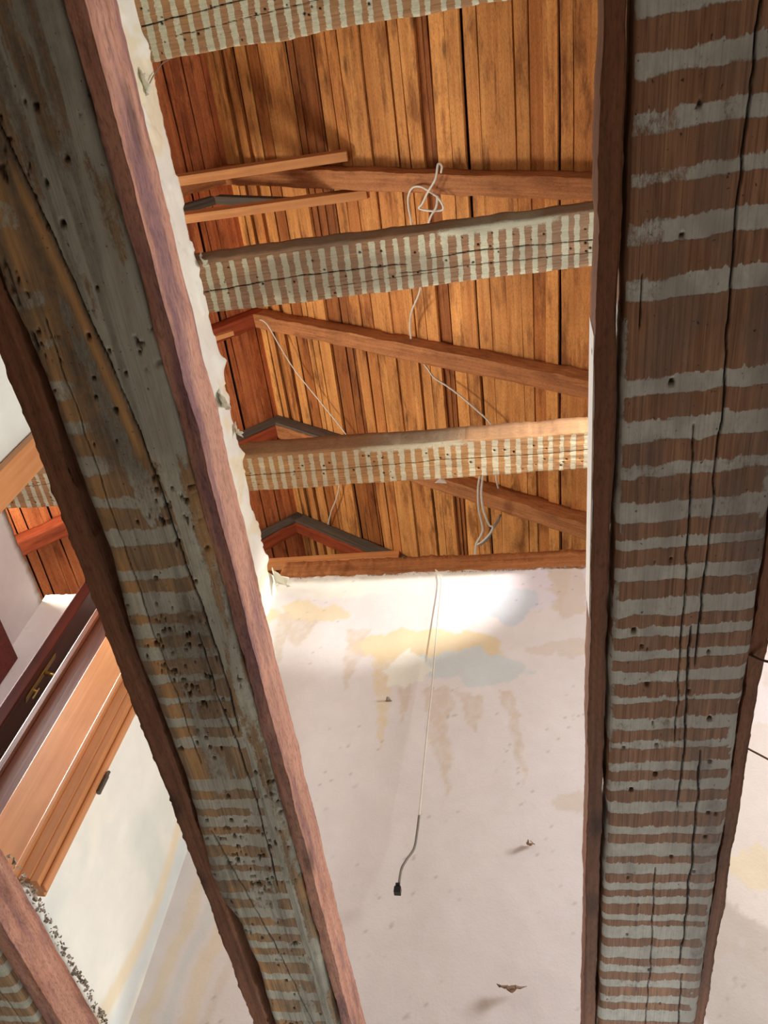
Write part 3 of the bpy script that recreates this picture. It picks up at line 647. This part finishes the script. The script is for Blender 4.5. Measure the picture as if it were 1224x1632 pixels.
def wall_left():
    """partition plane x=-1.29 with a doorway; Y from -0.6 to 2.69"""
    Y = np.arange(-0.9, 2.70, 0.0085); Zc = np.arange(0, 1.0001, 0.0045)
    DY0, DY1, DZ = 0.99, 1.865, 2.99
    prof = 3.305+0.010*(fbm(Y*5, Y*0, 51)-0.5)*2+0.014*(fbm(Y*22, Y*0, 52)-0.5)+0.012*(fbm(Y*60, Y*0, 53)-0.5)
    for c, a, wd in ((0.125, 0.008, 0.01), (1.34, 0.02, 0.03), (1.80, 0.02, 0.03), (2.35, 0.015, 0.04), (2.05, -0.02, 0.05), (2.55, 0.07, 0.06)):
        prof = prof+a*np.exp(-((Y-c)/wd)**2)
    YY, TT = np.meshgrid(Y, Zc, indexing='ij'); ZZ = 1.165+TT*(prof-1.165)[:, None]
    col = np.tile(np.array(srgb(240, 240, 230)), YY.shape+(1,))
    col = colmix(col, CRE, ss(0.45, 0.6, fbm(YY*4, ZZ*4, 151)))
    col = colmix(col, srgb(240, 228, 192), 0.7*ss(0.62, 0.70, fbm(YY*7, ZZ*5, 152))*(ZZ > 3.0))
    col = colmix(col, srgb(214, 222, 214), 0.6*(ZZ < 2.0)*ss(0.4, 0.6, fbm(YY*3, ZZ*3, 153)))
    col = colmix(col, BLU, np.exp(-((YY-2.62)/0.05)**4)*(ZZ < 1.9)*0.8)
    col = colmix(col, YEL, np.exp(-((YY-2.52-0.06*np.sin(ZZ*5))/0.035)**4)*(ZZ < 2.0)*0.7)
    XX = -1.29+0.008*ss(0.5, 0.6, fbm(YY*12, ZZ*10, 154))*(ZZ > 3.0)+0.004*fbm(YY*5, ZZ*5, 155)
    # loose curled flaps at the torn edge
    for c, a in ((0.125, 0.015), (0.92, 0.012), (1.33, 0.02), (1.78, 0.02), (2.38, 0.015)):
        XX = XX+a*np.exp(-((YY-c)/0.028)**2)*ss(3.22, 3.30, ZZ)
    nu, nv = YY.shape
    V = np.stack([XX, YY, ZZ+CZ], -1)
    me = bpy.data.meshes.new('wall_left')
    i, j = np.meshgrid(np.arange(nu-1), np.arange(nv-1), indexing='ij')
    yc = (YY[:-1, :-1]+YY[1:, 1:])/2; zc = (ZZ[:-1, :-1]+ZZ[1:, 1:])/2
    keep = ~((yc > DY0) & (yc < DY1) & (zc < DZ))
    F = np.stack([i*nv+j, i*nv+j+1, (i+1)*nv+j+1, (i+1)*nv+j], -1)[keep]
    me.from_pydata(V.reshape(-1, 3).tolist(), [], F.reshape(-1, 4).tolist())
    me.polygons.foreach_set('use_smooth', [True]*len(me.polygons))
    at = me.color_attributes.new('Col', 'FLOAT_COLOR', 'POINT')
    at.data.foreach_set('color', np.concatenate([col, np.ones(YY.shape+(1,))], -1).astype(np.float32).ravel())
    me.update()
    o = link_mesh('wall_left', me, M['plaster']); o['kind'] = 'structure'
    s = o.modifiers.new('s', 'SOLIDIFY'); s.thickness = 0.16; s.offset = 1.0
wall_left()

def wall_far():
    """outer wall of the next room, x=-2.62"""
    Y = np.arange(0.6, 2.75, 0.012); T = np.arange(0, 1.0001, 0.01)
    prof = 3.34+0.02*(fbm(Y*5, Y*0, 61)-0.5)*2+0.02*(fbm(Y*30, Y*0, 62)-0.5)
    YY, TT = np.meshgrid(Y, T, indexing='ij'); ZZ = 1.15+TT*(prof-1.15)[:, None]
    col = np.tile(np.array(srgb(236, 238, 244)), YY.shape+(1,))
    col = colmix(col, srgb(120, 104, 88), 0.85*ss(-0.035, -0.012, ZZ-prof[:, None]))
    XX = -2.60+0.006*fbm(YY*5, ZZ*5, 155)
    me = grid_mesh('wall_outer_left', np.stack([XX, YY, ZZ+CZ], -1), cols=np.concatenate([col, np.ones(YY.shape+(1,))], -1))
    o = link_mesh('wall_outer_left', me, M['plaster']); o['kind'] = 'structure'
    s = o.modifiers.new('s', 'SOLIDIFY'); s.thickness = 0.12; s.offset = -1.0
wall_far()
g = MB(); g.box(-5.0, 3.4, -1.32, -1.24, 1.17, 5.9); go = g.build('wall_front', M['plaster']); go.location = (0, 0, CZ); go['kind'] = 'structure'
for nm, bx in (('wall_lower_left', (-3.1, -2.98, -2.8, 3.2)), ('wall_lower_right', (3.2, 3.32, -2.8, 3.2)), ('wall_lower_front', (-3.1, 3.3, -2.8, -2.7))):
    g = MB(); g.box(*bx, -1.5, 1.15); go = g.build(nm, M['rubble']); go.location = (0, 0, CZ); go['kind'] = 'structure'
f = MB(); f.box(-4.2, 3.6, -2.8, 3.2, -1.62, -1.5); fo = f.build('floor', M['concrete']); fo.location = (0, 0, CZ); fo['kind'] = 'structure'

# ------------------------------------------------------------------ doorway in the partition
def vbox(parent, name, m_, x0, x1, y0, y1, z0, z1, bevel=0.002, label=None):
    """upright piece with grain along its length: local X is world Z"""
    b = MB(); b.box(0, z1-z0, 0, y1-y0, 0, x1-x0)
    loc = Matrix(((0, 0, -1, x1), (0, 1, 0, y0), (1, 0, 0, z0), (0, 0, 0, 1)))
    o = b.build(name, m_, parent, loc, bevel=bevel)
    if label: o['label'] = label
    return o
df = empty('door_1', (0, 0, 0)); df['kind'] = 'structure'
vbox(df, 'casing', M['varnish'], -1.285, -1.262, 0.915, 1.0, 1.17, 2.95)
vbox(df, 'casing', M['varnish'], -1.285, -1.262, 1.85, 1.915, 1.185, 2.95)
vbox(df, 'casing_bead', M['varnish'], -1.262, -1.250, 1.87, 1.898, 1.185, 2.95, 0.004)
vbox(df, 'jamb_lining', M['varnish'], -1.47, -1.285, 1.845, 1.875, 1.19, 2.98, label='orange varnished lining')
vbox(df, 'stop_bead', M['varnish'], -1.335, -1.318, 1.835, 1.846, 1.19, 2.97, 0.003)
vbox(df, 'jamb_lining', M['old_frame'], -1.555, -1.472, 1.865, 1.93, 1.17, 2.98, label='dark brown old frame')
vbox(df, 'frame_edge', M['old_frame'], -1.585, -1.555, 1.855, 1.935, 1.17, 2.98, 0.006)
vbox(df, 'jamb_lining', M['varnish'], -1.47, -1.285, 0.975, 1.0, 1.19, 2.98)
b = MB(); b.box(-1.285, -1.262, 0.915, 1.915, 2.95, 3.02); b.box(-1.47, -1.285, 0.98, 1.87, 2.98, 3.01); b.build('head_casing', M['varnish'], df, bevel=0.002)
b = MB(); b.tube([(-1.245, 1.895, 1.50), (-1.245, 1.895, 1.56)], 0.008, 12); b.tube([(-1.243, 1.893, 1.556), (-1.243, 1.893, 1.575)], 0.0055, 10)
b.box(-1.262, -1.245, 1.888, 1.902, 1.515, 1.545); b.build('hinge', M['steel'], df, smooth=False)

# dark mahogany leaf with a brass handle, just behind the old frame
leaf = empty('door_2', (-1.715, 1.925, 0), math.atan2(0.92, -0.40)); leaf['kind'] = 'structure'    # local X runs from the free edge to the hinge side
b = MB(); b.box(0, 2.0, 0.0, 0.80, 0, 0.042)
# local Y of the slab = along the leaf, local X = height
Ml = Matrix(((0, 1, 0, 0), (0, 0, 1, 0), (1, 0, 0, 1.17), (0, 0, 0, 1)))
lo = b.build('leaf', M['mahog'], leaf, Ml, bevel=0.004)
b = MB()
b.box(0.050, 0.078, -0.005, 0.0, 1.95, 2.18)
b.build('handle_plate', M['brass'], leaf, bevel=0.002)
b = MB(); b.tube([(0.064, -0.003, 2.09), (0.064, -0.045, 2.09), (0.067, -0.05, 2.09), (0.16, -0.052, 2.088)], 0.008, 12, 0.5); b.build('door_handle', M['brass'], leaf, smooth=True)
b = MB(); b.tube([(0.064, 0, 2.0), (0.064, -0.02, 2.0)], 0.006, 10); b.box(0.060, 0.068, -0.022, -0.018, 1.965, 2.015); b.build('key', M['brass'], leaf)

# red-brown panelled door on the outer wall
d3 = empty('door_3', (0, 0, 0)); d3['kind'] = 'structure'
b = MB(); x0, x1, y0, y1, z0, z1 = -2.56, -2.52, 1.88, 2.66, 1.2, 2.90
zs = [z0, z0+0.12, z0+0.85, z0+0.98, z1-0.16, z1]; ys = [y0, y0+0.13, y1-0.13, y1]
for i in range(5):
    for j in range(3):
        pan = (i in (1, 3)) and j == 1
        b.box(x0, x1-(0.018 if pan else 0), ys[j], ys[j+1], zs[i], zs[i+1])
b.build('leaf', M['door_red'], d3)
b = MB()
for (za, zb) in ((z0+0.14, z0+0.83), (z0+1.0, z1-0.18)): b.box(x1-0.02, x1-0.008, y0+0.17, y1-0.17, za, zb)
b.build('raised_panel', M['door_red'], d3, bevel=0.008)
for o_ in d3.children: o_.location.z = 0
t_ = MB(); t_.box(0, 1.85, 0, 0.012, 0, 0.05)
o = t_.build('trim_1', M['varnish'], None); o.matrix_world = Matrix(((0, 0, 1, -2.47), (0, 1, 0, 2.695), (1, 0, 0, 1.15+CZ), (0, 0, 0, 1))); o['kind'] = 'structure'

# ------------------------------------------------------------------ cables and small things
def cable(pts, r, m_, label, cat='cable', group=None, name='cable', k=8):
    b = MB(); b.tube(spline(pts, k), r, 8); o = b.build(name, m_, smooth=True); return tag(o, label, cat, group)
def roof(px, py, off):
    """the point a cable occupies, off metres below the right-hand roof boards"""
    d = ray(px, py); c = AZ+SR*AX-off
    # z = c - SR*x  ->  t*(dz + SR*dx) = c
    t = c/(d[2]+SR*d[0]); p = d*t; return Vector((p[0], p[1], p[2]+CZ))
hang = empty('hanging_flex', (-0.44, 2.545, 3.42), label='thin white flex hanging down the far wall, black connector at its end', cat='cable')
inv = Matrix.Translation((0.44, -2.545, -(3.42+CZ)))
pts = [on_y(*p, 2.55) for p in ((694, 908), (700, 914), (703, 930), (699, 975), (693, 1040), (688, 1100), (682, 1155), (676, 1215), (671, 1270), (668, 1300))]
b = MB(); b.tube([inv@p for p in spline(pts)], 0.0032, 8); b.build('flex', M['white_cable'], hang, smooth=True)
pts = [on_y(*p, 2.55) for p in ((668, 1300), (665, 1325), (660, 1352), (648, 1370), (640, 1385), (636, 1408))]
b = MB(); b.tube([inv@p for p in spline(pts)], 0.0045, 8); b.build('flex_end', M['grey_cable'], hang, smooth=True)['label'] = 'grey sheathed end'
p = inv@on_y(635, 1414, 2.55)
b = MB(); b.box(p.x-0.013, p.x+0.010, p.y-0.012, p.y+0.012, p.z-0.024, p.z-0.002); b.box(p.x-0.009, p.x+0.006, p.y-0.015, p.y+0.015, p.z-0.002, p.z+0.008)
b.build('connector', M['black'], hang, bevel=0.002)['label'] = 'black connector block'

cable([roof(*p, o) for p, o in (((703, 275), 0.13), ((704, 265), 0.15), ((698, 262), 0.17), ((694, 285), 0.2), ((682, 306), 0.22), ((673, 325), 0.22), ((668, 332), 0.22), ((685, 336), 0.22), ((704, 335), 0.2), ((706, 328), 0.2), ((697, 314), 0.2), ((690, 309), 0.18), ((672, 298), 0.17), ((658, 299), 0.15), ((651, 312), 0.14), ((651, 330), 0.08), ((655, 352), 0.05), ((657, 375), 0.05))],
      0.0055, M['white_cable'], 'tangled loop of white cable hooked over the topmost brown rafter')
cable([roof(*p, o) for p, o in (((697, 312), 0.2), ((695, 330), 0.22), ((684, 352), 0.25), ((675, 400), 0.25), ((671, 450), 0.22), ((667, 470), 0.18), ((656, 497), 0.1), ((653, 520), 0.06), ((655, 540), 0.05))],
      0.0055, M['white_cable'], 'white cable dropping from behind the grey striped beam to the long brown rafter')
cable([roof(*p, o) for p, o in (((660, 560), 0.05), ((670, 573), 0.06), ((682, 588), 0.08), ((692, 602), 0.08), ((712, 615), 0.08), ((735, 632), 0.08), ((758, 652), 0.08), ((780, 673), 0.08), ((796, 700), 0.08))],
      0.0055, M['white_cable'], 'white cable slanting right from the long rafter down to the tan striped beam')
cable([roof(*p, o) for p, o in (((402, 503), 0.1), ((407, 508), 0.12), ((424, 515), 0.14), ((445, 550), 0.12), ((470, 590), 0.1), ((510, 640), 0.08), ((553, 695), 0.06), ((560, 720), 0.05))],
      0.0045, M['white_cable'], 'thin straight white wire from the rafter peak slanting down to the tan beam')
cable([roof(*p, o) for p, o in (((545, 745), 0.05), ((541, 772), 0.05), ((536, 795), 0.05), ((528, 815), 0.05), ((523, 836), 0.04))],
      0.005, M['white_cable'], 'short pale wire below the tan beam over the red roof boards')
cable([roof(*p, o) for p, o in (((770, 730), 0.30), ((765, 757), 0.30), ((762, 780), 0.30), ((763, 810), 0.28), ((769, 840), 0.22), ((767, 852), 0.2), ((759, 867), 0.2), ((757, 885), 0.2))],
      0.0065, M['white_cable'], 'left one of two white cables hanging below the tan beam', group=None)
cable([roof(*p, o) for p, o in (((775, 730), 0.30), ((770, 758), 0.30), ((767, 785), 0.30), ((770, 812), 0.28), ((779, 836), 0.22), ((785, 840), 0.2), ((781, 850), 0.2), ((770, 862), 0.2), ((761, 868), 0.2))],
      0.006, M['white_cable'], 'right one of two white cables under the tan beam, knotted to a grey end')
cable([roof(*p, o) for p, o in (((798, 820), 0.1), ((792, 833), 0.15), ((784, 845), 0.19), ((779, 857), 0.19), ((766, 868), 0.2))],
      0.007, M['grey_cable'], 'stub of grey cable tied to the white pair above the wall plate')
cable([roof(*p, o) for p, o in (((789, 745), 0.1), ((791, 765), 0.1), ((794, 778), 0.06))], 0.005, M['white_cable'], 'tiny end of white wire right of the paired cables')
p = on_y(702, 766, 2.3)
b = MB(); rs = random.Random(3)
b.add([p+Vector((-0.03, 0, -0.02)), p+Vector((0.035, 0.005, -0.022)), p+Vector((0.012, -0.01, 0.03)), p+Vector((-0.008, 0.012, 0.028)), p+Vector((0.0, -0.02, -0.01))], [(0,4,2),(4,1,2),(1,3,2),(0,3,1),(0,2,3),(0,1,4)])
tag(b.build('paper_scrap', M['paper']), 'white paper scrap stuck on the rafter under the tan beam', 'paper')
cable([on_x(*p, -1.27) for p in ((237, 136), (245, 120), (258, 102), (271, 94))], 0.002, M['grey_cable'], 'taut grey string from the white wall edge up to the top beam', 'string', name='string')
cable([on_y(*p, 2.3) for p in ((1150, 1170), (1163, 1177), (1190, 1192), (1224, 1210), (1260, 1230))], 0.0035, M['twig'], 'rusty wire poking out right of the wide brown joist', 'wire', name='wire')
cable([Vector((0.316, 0.925, 1.02+CZ)), Vector((0.345, 0.925, 1.0+CZ)), Vector((0.39, 0.93, 1.01+CZ))], 0.0022, M['twig'], 'bent nail sticking from the right batten of the wide brown joist', 'nail', name='nail')

# torn plaster flakes hanging off the partition's top edge
def flake(px, py, x, w_, h_, seed, label, curl=0.03):
    rs = np.random.RandomState(seed); c = on_x(px, py, x); n_ = 7
    V = np.zeros((n_, n_, 3))
    for i in range(n_):
        for j in range(n_):
            a = i/(n_-1)-0.5; b_ = j/(n_-1); ed = 1-0.5*abs(a)*b_*2
            V[i, j] = (c.x+curl*b_*b_+0.01*rs.uniform(-1, 1)*b_, c.y+a*w_*ed+0.006*rs.uniform(-1, 1), c.z-h_*b_+0.006*rs.uniform(-1, 1))
    me = grid_mesh('flake', V, cols=np.tile(np.array([*srgb(232, 230, 212), 1.0]), (n_, n_, 1)))
    o = link_mesh('plaster_flake', me, M['plaster']); m_ = o.modifiers.new('s', 'SOLIDIFY'); m_.thickness = 0.003
    return tag(o, label, 'plaster flake', 'peeling plaster flakes on the partition edge')
flake(228, 132, -1.285, 0.10, 0.03, 1, 'topmost curled plaster flake on the white wall edge')
flake(322, 410, -1.283, 0.04, 0.10, 2, 'curled plaster flake beside the left end of the grey striped beam', 0.05)
flake(352, 632, -1.283, 0.08, 0.09, 3, 'large curled plaster flake on the wall edge between the two middle beams', 0.06)
flake(376, 680, -1.283, 0.05, 0.08, 4, 'curled plaster flake just above the left end of the tan beam', 0.05)
flake(436, 915, -1.27, 0.10, 0.07, 5, 'torn plaster flake in the corner under the wall plate', 0.09)

def wall_flake(px, py, w_, h_, seed, label, c_=(226, 214, 190), up=1):
    rs = np.random.RandomState(seed); c = on_y(px, py, 2.62); n_ = 7; V = np.zeros((n_, n_, 3))
    for i in range(n_):
        for j in range(n_):
            a = i/(n_-1)-0.5; b_ = j/(n_-1); ed = 1-1.5*abs(a)*b_
            V[i, j] = (c.x+a*w_*ed+0.004*rs.uniform(-1, 1), c.y-0.028*b_**1.6-0.004, c.z-up*h_*b_*ed+0.004*rs.uniform(-1, 1))
    me = grid_mesh('flake', V, cols=np.tile(np.array([*srgb(*c_), 1.0]), (n_, n_, 1)))
    o = link_mesh('plaster_flake', me, M['plaster']); m_ = o.modifiers.new('s', 'SOLIDIFY'); m_.thickness = 0.002
    return tag(o, label, 'plaster flake', 'torn flakes on the far wall')
wall_flake(742, 1012, 0.10, 0.03, 11, 'curled flake beside the yellow stain right of the hanging flex')
wall_flake(800, 970, 0.07, 0.02, 12, 'small lifted flake in the lavender patch under the wall plate', (222, 214, 222))
wall_flake(845, 1345, 0.035, 0.03, 13, 'small brown flake low on the far wall beside the wide joist', (150, 118, 94))
wall_flake(815, 1572, 0.09, 0.035, 14, 'brown torn flake at the bottom edge of the picture', (140, 116, 96), 1)
wall_flake(620, 1118, 0.03, 0.014, 15, 'tiny grey flake at the left tip of the pale blue patch', (170, 160, 150))

# rubble along the foot of the partition and under the plate
def rubble(name, pts, n_, r_, seed, label):
    rs = random.Random(seed); b = MB()
    for k in range(n_):
        a = rs.random()*(len(pts)-1); i = int(a); q = Vector(pts[i]).lerp(Vector(pts[i+1]), a-i)
        q += Vector((rs.uniform(-1, 1)*r_, rs.uniform(-1, 1)*r_, rs.uniform(-0.6, 0.6)*r_)); s = r_*rs.uniform(0.25, 0.8)
        vs = [q+Vector((rs.uniform(-1, 1), rs.uniform(-1, 1), rs.uniform(-1, 1))).normalized()*s for _ in range(6)]
        b.add(vs, [(0,1,2),(0,2,3),(0,3,4),(0,4,1),(5,2,1),(5,3,2),(5,4,3),(5,1,4)])
    o = b.build(name, M['rubble']); return tag(o, label, 'rubble', None, 'stuff')
rubble('plaster_rubble', [(-1.27, 1.7, 1.16+CZ), (-1.26, 2.6, 1.16+CZ)], 260, 0.010, 1, 'plaster crumbs along the foot of the partition by the corner joist')
rubble('plaster_rubble', [(-1.25, 2.60, 3.43+CZ), (1.2, 2.52, 3.42+CZ)], 900, 0.007, 2, 'crumbled white plaster along the top of the far wall')
